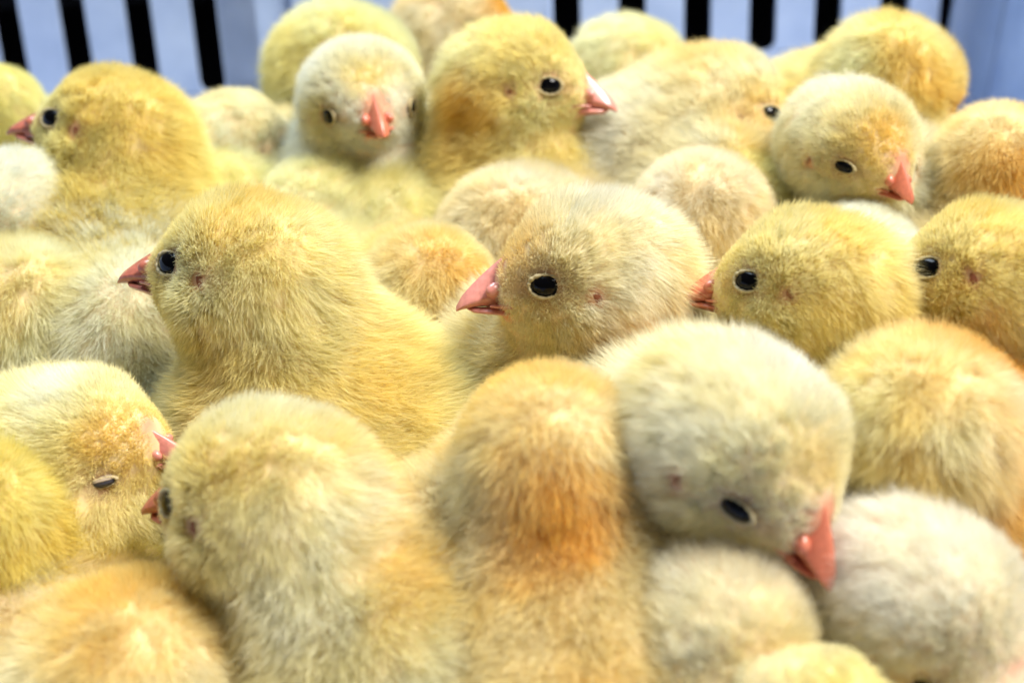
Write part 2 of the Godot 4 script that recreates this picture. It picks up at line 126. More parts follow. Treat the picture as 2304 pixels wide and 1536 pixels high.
func _ready() -> void:
	# ---- camera
	var cam := Camera3D.new()
	cam.name = "camera"
	cam.position = Vector3(0, 0.18, 0)
	cam.basis = Basis(Vector3.RIGHT, deg_to_rad(-30.0)) * Basis(Vector3.BACK, deg_to_rad(-2.5))
	cam.near = 0.01
	cam.far = 20.0
	var lens := CameraAttributesPhysical.new()
	lens.frustum_focal_length = 42.2
	lens.frustum_focus_distance = 0.222
	lens.exposure_aperture = 12.5
	lens.frustum_near = 0.01
	lens.frustum_far = 20.0
	cam.attributes = lens
	add_child(cam)
	cam.current = true
	# ---- room light: an even, dim indoor surround
	var we := WorldEnvironment.new()
	we.name = "environment"
	var env := Environment.new()
	env.background_mode = Environment.BG_COLOR
	env.background_color = Color(0.35, 0.34, 0.325)
	env.tonemap_mode = Environment.TONE_MAPPER_LINEAR
	env.tonemap_exposure = 0.71
	env.sdfgi_enabled = true
	env.ssao_enabled = true
	env.ssil_enabled = true
	we.environment = env
	add_child(we)
	# ---- two unseen lamps above the crate: warm lights right sides, cool lights top rims
	lamp("unseen_warm_lamp", Vector3(0.52, 1.0, -0.18), Vector2(0.5, 0.35), Color(1.0, 0.98, 0.94), 3.8)
	lamp("unseen_cool_lamp", Vector3(-0.25, 1.05, -0.85), Vector2(0.9, 0.5), Color(0.87, 0.94, 1.0), 2.6)

	rng.seed = 20240611
	patch_noise.seed = 5; patch_noise.frequency = 38.0; patch_noise.fractal_octaves = 3
	fine_noise.seed = 9; fine_noise.frequency = 260.0; fine_noise.fractal_octaves = 2
	comb_noise.seed = 21; comb_noise.frequency = 95.0; comb_noise.fractal_octaves = 2
	make_materials()
	make_shared_meshes()
	build_crate()
	for c in CHICKS:
		var R: float = c.r
		var hb := frame(c.fwd, c.up)
		var bb := frame(c.heading, Vector3.UP)
		var S: float = c.size
		var nape: Vector3 = c.head + hb * Vector3(-0.30, -0.20, 0) * R
		crowd.append([c.head, nape, 0.84 * R, nape, c.body + bb * Vector3(0.013, 0.005, 0) * S, 0.84 * R, c.body + bb * Vector3(0.015, 0, 0) * S, c.body - bb * Vector3(0.017, 0, 0) * S, 0.0195 * S])
	for i in CHICKS.size():
		chick(CHICKS[i], i)
	print("tufts: ", total)


func lamp(called: String, at: Vector3, size: Vector2, color: Color, energy: float) -> void:
	var l := AreaLight3D.new()
	l.name = called
	l.area_size = size
	l.light_color = color
	l.light_energy = energy
	l.shadow_enabled = true
	add_child(l)
	l.look_at_from_position(at, Vector3(0, 0.05, -0.22), Vector3.RIGHT)


# ------------------------------------------------------------------ materials
func mat(called: String, lin: Color, rough: float, spec := 0.5) -> StandardMaterial3D:
	var m := StandardMaterial3D.new()
	m.resource_name = called
	m.albedo_color = lin.linear_to_srgb()
	m.roughness = rough
	m.metallic_specular = spec
	return m


func noise_texture(freq: float, lo: Color, hi: Color, octaves := 4, sd := 1) -> NoiseTexture2D:
	var n := FastNoiseLite.new()
	n.seed = sd
	n.frequency = freq
	n.fractal_octaves = octaves
	var t := NoiseTexture2D.new()
	t.width = 512
	t.height = 512
	t.seamless = true
	t.noise = n
	var g := Gradient.new()
	g.set_color(0, lo)
	g.set_color(1, hi)
	t.color_ramp = g
	return t


func make_materials() -> void:
	m_skin = mat("chick_skin", Color(1, 1, 1), 0.8, 0.3)
	m_skin.vertex_color_use_as_albedo = true
	m_down = mat("down", Color(1, 1, 1), 0.75, 0.25)
	m_down.vertex_color_use_as_albedo = true
	m_down.backlight_enabled = true
	m_down.backlight = Color(1, 1, 1)
	m_eye = mat("eye", Color(0.012, 0.012, 0.016), 0.10, 0.3)
	m_pupil = mat("pupil", Color(0.002, 0.002, 0.003), 0.08, 0.3)
	m_sleep = mat("lower_lid", Color(0.055, 0.055, 0.075), 0.45, 0.4)
	m_lid = mat("eyelid", Color(0.47, 0.39, 0.22), 0.7, 0.4)
	m_closed = mat("closed_eyelid", Color(0.40, 0.28, 0.13), 0.7, 0.3)
	m_pale_lid = mat("pale_eyelid", Color(0.36, 0.29, 0.22), 0.7, 0.4)
	m_ear = mat("ear_skin", Color(0.60, 0.36, 0.23), 0.8, 0.3)
	m_ear_hole = mat("ear_opening", Color(0.28, 0.10, 0.06), 0.8, 0.3)
	for c in [Color(0.64, 0.25, 0.21), Color(0.60, 0.18, 0.11), Color(0.46, 0.14, 0.095)]:
		var b := mat("beak_horn", Color(1, 1, 1), 0.30, 0.5)
		b.albedo_color = Color.WHITE
		b.vertex_color_use_as_albedo = true
		b.albedo_texture = noise_texture(0.02, (c * 0.70).linear_to_srgb(), (c * 1.25).linear_to_srgb(), 5, beak_mats.size() + 3)
		b.uv1_triplanar = true
		b.uv1_scale = Vector3(1.2, 1.2, 1.2)
		b.clearcoat_enabled = true
		b.clearcoat = 0.35
		b.clearcoat_roughness = 0.2
		beak_mats.append(b)


# ------------------------------------------------------------------ mesh helpers
func arrays(v: PackedVector3Array, n: PackedVector3Array, idx: PackedInt32Array, col := PackedColorArray()) -> ArrayMesh:
	var a := []
	a.resize(Mesh.ARRAY_MAX)
	a[Mesh.ARRAY_VERTEX] = v
	a[Mesh.ARRAY_NORMAL] = n
	a[Mesh.ARRAY_INDEX] = idx
	if col.size():
		a[Mesh.ARRAY_COLOR] = col
	var m := ArrayMesh.new()
	m.add_surface_from_arrays(Mesh.PRIMITIVE_TRIANGLES, a)
	return m


func smooth_normals(v: PackedVector3Array, idx: PackedInt32Array) -> PackedVector3Array:
	var n := PackedVector3Array()
	n.resize(v.size())
	for i in range(0, idx.size(), 3):
		var a := v[idx[i]]
		var f := (v[idx[i + 2]] - a).cross(v[idx[i + 1]] - a)
		n[idx[i]] += f
		n[idx[i + 1]] += f
		n[idx[i + 2]] += f
	for i in n.size():
		n[i] = n[i].normalized()
	return n


# rings of equal length, each a closed loop, joined into a skin with closed ends
func loft(rings: Array) -> ArrayMesh:
	var v := PackedVector3Array()
	var idx := PackedInt32Array()
	var k: int = rings[0].size()
	for r in rings:
		for p in r:
			v.append(p)
	for i in rings.size() - 1:
		for j in k:
			var a := i * k + j
			var b := i * k + (j + 1) % k
			idx.append_array([a, b, a + k, b, b + k, a + k])
	for e in [0, rings.size() - 1]:
		var c := Vector3.ZERO
		for p in rings[e]:
			c += p
		v.append(c / k)
		for j in k:
			var a: int = e * k + j
			var b: int = e * k + (j + 1) % k
			if e == 0:
				idx.append_array([v.size() - 1, b, a])
			else:
				idx.append_array([v.size() - 1, a, b])
	return arrays(v, smooth_normals(v, idx), idx)


func ellipsoid(r: Vector3, at := Vector3.ZERO, nu := 20, nv := 12, from := 0.0, to := PI) -> ArrayMesh:
	var rings := []
	for i in nv + 1:
		var t := lerpf(maxf(from, 0.02), minf(to, PI - 0.02), i / float(nv))
		var ring := []
		for j in nu:
			var f := -TAU * j / nu
			ring.append(at + Vector3(r.x * sin(t) * cos(f), r.y * sin(t) * sin(f), r.z * cos(t)))
		rings.append(ring)
	return loft(rings)


func torus(rx: float, ry: float, tube: float, flat: float, squint := 0.0) -> ArrayMesh:
	var rings := []
	var v := PackedVector3Array()
	var idx := PackedInt32Array()
	var nu := 64
	var nv := 8
	for i in nu:
		var a := TAU * i / nu
		var c := Vector3(rx * cos(a), ry * sin(a) * (1.0 - squint * maxf(0.0, sin(a))), 0)
		var o := Vector3(cos(a) / rx, sin(a) / ry, 0).normalized()
		var w := tube * (0.80 + 0.22 * sin(a * 3.0 + 1.0) + 0.16 * sin(a * 13.0) + 0.10 * sin(a * 23.0 + 2.0))
		for j in nv:
			var b := TAU * j / nv
			v.append(c + o * w * cos(b) + Vector3(0, 0, w * flat * sin(b)))
	for i in nu:
		for j in nv:
			var a := i * nv + j
			var b := i * nv + (j + 1) % nv
			var c := ((i + 1) % nu) * nv + j
			var d := ((i + 1) % nu) * nv + (j + 1) % nv
			idx.append_array([a, b, c, b, d, c])
	return arrays(v, smooth_normals(v, idx), idx)


func make_tuft(hairs: int, wide: float, fan: float, wave: float, sd: int) -> ArrayMesh:
	# unit tuft: roots in a disc of radius 1, hairs about 1 long up y
	var r := RandomNumberGenerator.new()
	r.seed = sd
	var v := PackedVector3Array()
	var col := PackedColorArray()
	var idx := PackedInt32Array()
	for h in hairs:
		var ang := r.randf() * TAU
		var rad := sqrt(r.randf())
		var root := Vector3(cos(ang) * rad, -0.12, sin(ang) * rad)
		var lean := Vector3(root.x * fan * 0.4 + r.randfn(0, fan), 0, root.z * fan * 0.4 + r.randfn(0, fan))
		var bend := Vector3(r.randfn(0, wave), 0, r.randfn(0, wave))
		var length := lerpf(0.40, 1.3, pow(r.randf(), 1.5)) * (1.5 if h % 24 == 0 else 1.0)
		var turn := r.randf() * TAU
		var side := Vector3(cos(turn), 0, sin(turn)) * wide * r.randf_range(0.7, 1.2)
		var b := v.size()
		for k in 4:
			var t: float = [0.0, 0.4, 0.75, 1.0][k]
			var p := root + Vector3(0, (length + 0.12) * t, 0) + lean * t + bend * t * t
			var w: float = [0.9, 1.0, 0.7, 0.0][k]
			if k < 3:
				v.append(p - side * w)
				v.append(p + side * w)
			else:
				v.append(p)
		idx.append_array([b, b + 1, b + 2, b + 1, b + 3, b + 2, b + 2, b + 3, b + 4, b + 3, b + 5, b + 4, b + 4, b + 5, b + 6])
		var s := r.randf_range(0.88, 1.08)
		var warm := r.randf_range(-0.04, 0.05)
		for k in 7:
			col.append(Color(s, s * (1.0 - warm * 0.5), s * (1.0 - warm * 2.0)))
	return flat_arrays(v, idx, col)


func beak_ring(x: float, w: float, top: float, bottom: float, pinch: float) -> Array:
	var ring := []
	for j in 14:
		var f := -TAU * j / 14.0
		var c := cos(f)
		var s := sin(f)
		var mid := lerpf(bottom, top, 0.3)
		var y := mid + (top - mid) * s if s > 0 else mid + (mid - bottom) * s
		var z := w * signf(c) * pow(absf(c), 0.8)
		if s > 0:
			z *= lerpf(1.0, pinch, s)
		ring.append(Vector3(x, y, z))
	return ring


# horn: reddish at the root, paler towards the tip
func tinted(m: ArrayMesh) -> ArrayMesh:
	var a := m.surface_get_arrays(0)
	var v: PackedVector3Array = a[Mesh.ARRAY_VERTEX]
	var col := PackedColorArray()
	for p in v:
		var s := clampf((p.x + 0.1) / 0.85, 0.0, 1.0)
		var c := Color(0.90, 0.72, 0.66).lerp(Color(1.0, 1.02, 1.0), smoothstep(0.15, 0.6, s))
		c = c.lerp(Color(1.08, 1.75, 1.35), smoothstep(0.86, 0.97, s) * 0.7)
		col.append(c)
	a[Mesh.ARRAY_COLOR] = col
	var o := ArrayMesh.new()
	o.add_surface_from_arrays(Mesh.PRIMITIVE_TRIANGLES, a)
	return o


# an upper eyelid over a flattened eyeball, its edge at the height low (-1 to 1)
func lid_patch(low: float) -> ArrayMesh:
	if lids.has(low):
		return lids[low]
	var v := PackedVector3Array()
	var idx := PackedInt32Array()
	var r := Vector3(0.212, 0.187, 0.128)
	for i in 17:
		var a := -0.985 + 1.97 * i / 16.0
		var h := sqrt(1.0 - a * a)
		for j in 7:
			var y := lerpf(low * h, 0.99 * h, j / 6.0)
			v.append(Vector3(a * r.x, y * r.y, r.z * sqrt(maxf(0.0, 1.0 - a * a - y * y)) + 0.004))
	for i in 17:
		var a := -0.985 + 1.97 * i / 16.0
		var h := sqrt(1.0 - a * a)
		v.append(Vector3(a * r.x, (low * h - 0.03) * r.y, 0.94 * r.z * sqrt(maxf(0.0, 1.0 - a * a - low * low * h * h)) - 0.004))
	for i in 16:
		for j in 6:
			var q := i * 7 + j
			idx.append_array([q, q + 1, q + 7, q + 1, q + 8, q + 7])
		var e := 17 * 7 + i
		idx.append_array([e, i * 7, e + 1, i * 7, i * 7 + 7, e + 1])
	lids[low] = arrays(v, smooth_normals(v, idx), idx)
	return lids[low]


func make_shared_meshes() -> void:
	face_tuft = make_tuft(24, 0.060, 0.5, 0.2, 11)
	head_tuft = make_tuft(84, 0.019, 0.26, 0.16, 12)
	body_tuft = make_tuft(120, 0.016, 0.26, 0.24, 13)
	eye_mesh = ellipsoid(Vector3(0.21, 0.175, 0.12))
	pupil_mesh = ellipsoid(Vector3(0.208, 0.183, 0.123), Vector3.ZERO, 20, 6, 0.02, 0.80)
	lid_mesh = torus(0.205, 0.165, 0.030, 1.0, 0.12)
	ear_mesh = ellipsoid(Vector3(0.115, 0.165, 0.045), Vector3.ZERO, 16, 8)
	ear_hole_mesh = ellipsoid(Vector3(0.05, 0.09, 0.03), Vector3(-0.02, 0.02, 0.027), 14, 8)
	nostril_mesh = ellipsoid(Vector3(0.12, 0.085, 0.07), Vector3.ZERO, 16, 8)
	var up := []
	var lo := []
	for i in 15:
		var s := i / 14.0
		var x := -0.10 + 0.82 * s
		var w := 0.27 * pow(1.0 - s, 0.38) * (1.0 - 0.24 * sin(s * PI))
		var top := lerpf(0.46, -0.13, 0.82 * clampf((s - 0.26) / 0.74, 0.0, 1.0) + 0.18 * pow(s, 4.0))
		var bottom := -0.155 - 0.035 * s * s - 0.035 * pow(s, 8)
		if i == 14:
			w = 0.014
			top = -0.165
			bottom = -0.225
		up.append(beak_ring(x, w, top, bottom, lerpf(0.16, 0.45, s)))
	for i in 11:
		var s := i / 10.0
		var x := -0.16 + 0.76 * s
		var w := 0.262 * pow(1.0 - s, 0.55) + 0.02
		var top := -0.150 - 0.03 * s
		var bottom := lerpf(-0.31, -0.235, s)
		if i == 10:
			w = 0.012
			bottom = top - 0.02
		lo.append(beak_ring(x, w, top, bottom, 0.9))
	upper_mesh = tinted(loft(up))
	lower_mesh = tinted(loft(lo))
	# fleshy corner of the mouth, running back along the cheek
	var rings := []
	for i in 9:
		var s := i / 8.0
		var c := Vector3(0.36, -0.165, 0.16).bezier_interpolate(Vector3(0.16, -0.16, 0.245), Vector3(0.02, -0.17, 0.31), Vector3(-0.14, -0.25, 0.40), s)
		var r := 0.010 + 0.028 * sin(PI * clampf(s * 0.9 + 0.1, 0.0, 1.0))
		var ring := []
		for j in 10:
			var f := TAU * j / 10.0
			ring.append(c + Vector3(r * 0.5 * cos(f), r * 0.8 * sin(f), r * cos(f)))
		rings.append(ring)
	gape_mesh = loft(rings)


func part(called: String, m: Mesh, material: Material, parent: Node3D, xf := Transform3D.IDENTITY) -> MeshInstance3D:
	var o := MeshInstance3D.new()
	o.name = called
	o.mesh = m
	o.material_override = material
	o.transform = xf
	parent.add_child(o, true)
	return o


func thing(called: String, label: String, category: String, at: Vector3, group := "") -> Node3D:
	var o := Node3D.new()
	var n: int = used.get(called, 0)
	used[called] = n + 1
	o.name = called if n == 0 else "%s_%03d" % [called, n]
	o.position = at
	o.set_meta("label", label)
	o.set_meta("category", category)
	if group:
		o.set_meta("group", group)
	add_child(o)
	return o


# ------------------------------------------------------------------ the crate
func prism(poly: PackedVector2Array, thick: float, bevel: float) -> ArrayMesh:
	# a flat outline in x and y, given thickness in z, with a bevelled front edge; anticlockwise outline
	var v := PackedVector3Array()
	var idx := PackedInt32Array()
	var inner: Array = Geometry2D.offset_polygon(poly, -bevel, Geometry2D.JOIN_MITER)
	var k := poly.size()
	var inn: PackedVector2Array = inner[0] if inner.size() and inner[0].size() == k else poly
	if inn != poly:
		# match the start of the two outlines
		var best := 0
		for j in k:
			if inn[j].distance_to(poly[0]) < inn[best].distance_to(poly[0]):
				best = j
		var turned := PackedVector2Array()
		for j in k:
			turned.append(inn[(best + j) % k])
		inn = turned
	var st := SurfaceTool.new()
	st.begin(Mesh.PRIMITIVE_TRIANGLES)
	st.set_smooth_group(-1)
	var tri := Geometry2D.triangulate_polygon(poly)
	for i in range(0, tri.size(), 3):
		for o in [0, 2, 1]:
			var p := inn[tri[i + o]]
			st.add_vertex(Vector3(p.x, p.y, thick))
		for o in [0, 1, 2]:
			var p := poly[tri[i + o]]
			st.add_vertex(Vector3(p.x, p.y, 0))
	for j in k:
		var a := poly[j]
		var b := poly[(j + 1) % k]
		var c := inn[j]
		var d := inn[(j + 1) % k]
		var z1 := thick - bevel
		for q in [Vector3(a.x, a.y, 0), Vector3(b.x, b.y, z1), Vector3(b.x, b.y, 0), Vector3(a.x, a.y, 0), Vector3(a.x, a.y, z1), Vector3(b.x, b.y, z1),
				Vector3(a.x, a.y, z1), Vector3(d.x, d.y, thick), Vector3(b.x, b.y, z1), Vector3(a.x, a.y, z1), Vector3(c.x, c.y, thick), Vector3(d.x, d.y, thick)]:
			st.add_vertex(q)
	st.generate_normals()
	return st.commit()


func rect(x0: float, y0: float, x1: float, y1: float) -> PackedVector2Array:
	return PackedVector2Array([Vector2(x0, y0), Vector2(x1, y0), Vector2(x1, y1), Vector2(x0, y1)])


func slat_outline(x0: float, x1: float, y0: float, y1: float, r: float) -> PackedVector2Array:
	# a bar that flares out at its foot, so that the slots beside it end round
	var p := PackedVector2Array()
	p.append(Vector2(x0 - r, y0))
	p.append(Vector2(x1 + r, y0))
	for i in range(1, 6):
		var a := PI / 2 * i / 5.0
		p.append(Vector2(x1 + r - r * sin(a), y0 + r - r * cos(a)))
	p.append(Vector2(x1, y1))
	p.append(Vector2(x0, y1))
	for i in range(5, 0, -1):
		var a := PI / 2 * i / 5.0
		p.append(Vector2(x0 - r + r * sin(a), y0 + r - r * cos(a)))
	return p


func build_crate() -> void:
	var plastic := mat("crate_plastic", Color(1, 1, 1), 0.42, 0.45)
	plastic.albedo_color = Color.WHITE
	plastic.albedo_texture = noise_texture(0.012, Color(0.30, 0.39, 0.60).linear_to_srgb(), Color(0.41, 0.51, 0.72).linear_to_srgb(), 5, 31)
	plastic.uv1_triplanar = true
	plastic.uv1_scale = Vector3(6, 6, 6)
	var dark := mat("shade_box_grey", Color(0.075, 0.072, 0.09), 0.95, 0.2)
	var paper := mat("crate_liner", Color(0.20, 0.15, 0.09), 0.95, 0.2)

	# added roofed box behind the crate, shading what shows through the slots
	var back := Node3D.new()
	back.name = "added_shade_box"
	back.position = Vector3(0, 0, -0.52)
	back.set_meta("kind", "structure")
	add_child(back)
	part("shade_box_back", prism(rect(-0.42, -0.02, 0.42, 0.125), 0.01, 0.001), dark, back, Transform3D(Basis.IDENTITY, Vector3(0, 0, -0.40)))
	part("shade_box_roof", prism(rect(-0.42, -0.40, 0.42, 0.012), 0.01, 0.001), dark, back, Transform3D(Basis(Vector3.RIGHT, PI / 2), Vector3(0, 0.137, 0.012)))
	part("shade_box_floor", prism(rect(-0.42, -0.045, 0.42, 0.40), 0.01, 0.001), dark, back, Transform3D(Basis(Vector3.RIGHT, -PI / 2), Vector3(0, -0.032, 0)))
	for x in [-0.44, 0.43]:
		part("shade_box_side", prism(rect(0, -0.02, 0.41, 0.137), 0.01, 0.001), dark, back, Transform3D(Basis(Vector3.UP, PI / 2), Vector3(x, 0, 0.01)))

	var wz := -0.47
	var crate := thing("plastic_crate", "pale blue plastic crate with slotted wall holding all the chicks", "crate", Vector3(0, 0, wz))
	var lean := Basis(Vector3.RIGHT, deg_to_rad(-10.0))
	var floor_part := part("floor", prism(rect(-0.29, -0.26, 0.29, 0.26), 0.006, 0.001), plastic, crate, Transform3D(Basis(Vector3.RIGHT, -PI / 2), Vector3(0, -0.006, 0.235)))
	floor_part.set_meta("label", "floor of the crate under the chicks")
	var wall := Transform3D(lean, Vector3(0, 0, 0))
	var th := 0.003
	part("wall_panel", prism(rect(-0.30, 0.0, -0.082, 0.029), th, 0.0006), plastic, crate, wall)
	part("wall_panel", prism(rect(-0.0818, 0.0, 0.1632, 0.036), th, 0.0006), plastic, crate, wall)
	part("wall_panel", prism(rect(-0.1105, 0.0292, -0.0822, 0.1), th, 0.0006), plastic, crate, wall)
	part("label_panel", prism(rect(-0.0818, 0.0362, 0.0217, 0.1), th + 0.003, 0.0012), plastic, crate, wall)
	part("wall_panel", prism(rect(0.1634, 0.0, 0.1760, 0.12), th, 0.0006), plastic, crate, wall)
	part("top_rail", prism(rect(-0.30, 0.1002, 0.1632, 0.12), th + 0.004, 0.0012), plastic, crate, wall)
	for i in 7:
		var x := -0.2665 + 0.026 * i
		part("slat", prism(slat_outline(x, x + 0.015, 0.0292, 0.1, 0.0045), th, 0.0006), plastic, crate, wall)
	for i in 5:
		var x := 0.0329 + 0.026 * i
		part("slat", prism(slat_outline(x, x + 0.015, 0.0362, 0.1, 0.0045), th, 0.0006), plastic, crate, wall)
	# the rounded corner on the right and the side wall that comes forward from it
	var rings := []
	for e in [[0.0, 0.0], [0.12, 1.0]]:
		var ring := []
		for j in 9:
			var a := PI / 2 * j / 8.0
			ring.append(Vector3(0.1762 + 0.014 * sin(a) + 0.012 * e[1], e[0] * 0.985, -0.174 * e[0] + 0.003 + 0.014 - 0.014 * cos(a)))
		for j in range(8, -1, -1):
			var a := PI / 2 * j / 8.0
			ring.append(Vector3(0.1762 + 0.017 * sin(a) + 0.012 * e[1], e[0] * 0.985, -0.174 * e[0] + 0.003 + 0.014 - 0.017 * cos(a)))
		rings.append(ring)
	part("corner", loft(rings), plastic, crate)
	var side := Transform3D(Basis(Vector3.FORWARD, deg_to_rad(6.0)) * Basis(Vector3.UP, -PI / 2), Vector3(0.1932, 0, 0.0))
	part("side_wall", prism(PackedVector2Array([Vector2(0.018, 0), Vector2(0.52, 0), Vector2(0.54, 0.12), Vector2(-0.003, 0.12)]), 0.003, 0.0006), plastic, crate, side)
	part("side_wall", prism(rect(-0.52, 0, 0.0, 0.12), 0.003, 0.0006), plastic, crate, Transform3D(Basis(Vector3.BACK, deg_to_rad(6.0)) * Basis(Vector3.UP, PI / 2), Vector3(-0.30, 0, 0.0)))
	part("front_wall", prism(rect(-0.19, 0, 0.30, 0.09), 0.003, 0.0006), plastic, crate, Transform3D(Basis(Vector3.UP, PI), Vector3(0, 0, 0.505)))



# ------------------------------------------------------------------ chicks
func field(p: Vector3) -> float:
	var d := 1.0
	for i in pa.size():
		var a := pa[i]
		var ba := pb[i] - a
		var q := p - a
		var bb := ba.length_squared()
		var h := clampf(q.dot(ba) / bb, 0.0, 1.0) if bb > 1e-12 else 0.0
		var e := (q - ba * h).length() - lerpf(pra[i], prb[i], h)
		var k := pk[i]
		var m := maxf(k - absf(d - e), 0.0) / k
		d = minf(d, e) - m * m * k * 0.25
	return d


func cap(a: Vector3, b: Vector3, ra: float, rb: float) -> void:
	pa.append(a)
	pb.append(b)
	pra.append(ra)
	prb.append(rb)
	pk.append(blend)


func surface_net(cell: float) -> Array:
	var lo := pa[0]
	var hi := pa[0]
	for i in pa.size():
		var r := maxf(pra[i], prb[i]) + 0.006
		lo = lo.min(pa[i] - Vector3.ONE * r).min(pb[i] - Vector3.ONE * r)
		hi = hi.max(pa[i] + Vector3.ONE * r).max(pb[i] + Vector3.ONE * r)
	var nx := int((hi.x - lo.x) / cell) / 4 * 4 + 5
	var ny := int((hi.y - lo.y) / cell) / 4 * 4 + 5
	var nz := int((hi.z - lo.z) / cell) / 4 * 4 + 5
	var g := PackedFloat32Array()
	g.resize(nx * ny * nz)
	g.fill(1.0)
	var near := cell * 4.0 * 0.95
	for bz in range(0, nz, 4):
		for by in range(0, ny, 4):
			for bx in range(0, nx, 4):
				var c := field(lo + Vector3(bx + 1.5, by + 1.5, bz + 1.5) * cell)
				var close := absf(c) < near
				for z in range(bz, mini(bz + 4, nz)):
					for y in range(by, mini(by + 4, ny)):
						for x in range(bx, mini(bx + 4, nx)):
							g[(z * ny + y) * nx + x] = field(lo + Vector3(x, y, z) * cell) if close else c
	var v := PackedVector3Array()
	var idx := PackedInt32Array()
	var at := PackedInt32Array()
	at.resize(nx * ny * nz)
	at.fill(-1)
	var sx := 1
	var sy := nx
	var sz := nx * ny
	var off := [0, sx, sy, sx + sy, sz, sx + sz, sy + sz, sx + sy + sz]
	var edges := [[0, 1], [2, 3], [4, 5], [6, 7], [0, 2], [1, 3], [4, 6], [5, 7], [0, 4], [1, 5], [2, 6], [3, 7]]
	for z in nz - 1:
		for y in ny - 1:
			for x in nx - 1:
				var b := (z * ny + y) * nx + x
				var s := 0
				for k in 8:
					if g[b + off[k]] < 0.0:
						s += 1
				if s == 0 or s == 8:
					continue
				var sum := Vector3.ZERO
				var cnt := 0
				for e in edges:
					var d0 := g[b + off[e[0]]]
					var d1 := g[b + off[e[1]]]
					if (d0 < 0.0) != (d1 < 0.0):
						var t := d0 / (d0 - d1)
						var p0 := Vector3(e[0] & 1, (e[0] >> 1) & 1, e[0] >> 2)
						var p1 := Vector3(e[1] & 1, (e[1] >> 1) & 1, e[1] >> 2)
						sum += p0.lerp(p1, t)
						cnt += 1
				at[b] = v.size()
				v.append(lo + (Vector3(x, y, z) + sum / cnt) * cell)
	for z in range(1, nz - 1):
		for y in range(1, ny - 1):
			for x in range(1, nx - 1):
				var b := (z * ny + y) * nx + x
				var inside := g[b] < 0.0
				for axis in 3:
					var st: int = [sx, sy, sz][axis]
					var u: int = [sy, sz, sx][axis]
					var w: int = [sz, sx, sy][axis]
					if (g[b + st] < 0.0) == inside:
						continue
					var q0 := at[b - u - w]
					var q1 := at[b - w]
					var q2 := at[b]
					var q3 := at[b - u]
					if q0 < 0 or q1 < 0 or q2 < 0 or q3 < 0:
						continue
					if inside:
						idx.append_array([q0, q2, q1, q0, q3, q2])
					else:
						idx.append_array([q0, q1, q2, q0, q2, q3])
	return [v, idx]


func frame(fwd: Vector3, up: Vector3) -> Basis:
	var x := fwd.normalized()
	var z := x.cross(up).normalized()
	return Basis(x, z.cross(x), z)


func surface_hit(from: Vector3, dir: Vector3) -> Vector3:
	var t := 0.0
	for i in 40:
		var d := field(from + dir * t)
		t += d * 0.9
		if absf(d) < 0.00003:
			break
	return from + dir * t


func gradient(p: Vector3) -> Vector3:
	var e := 0.0006
	return Vector3(field(p + Vector3(e, 0, 0)) - field(p - Vector3(e, 0, 0)), field(p + Vector3(0, e, 0)) - field(p - Vector3(0, e, 0)), field(p + Vector3(0, 0, e)) - field(p - Vector3(0, 0, e))).normalized()


func lin(c) -> Color:
	return Color(c[0], c[1], c[2])


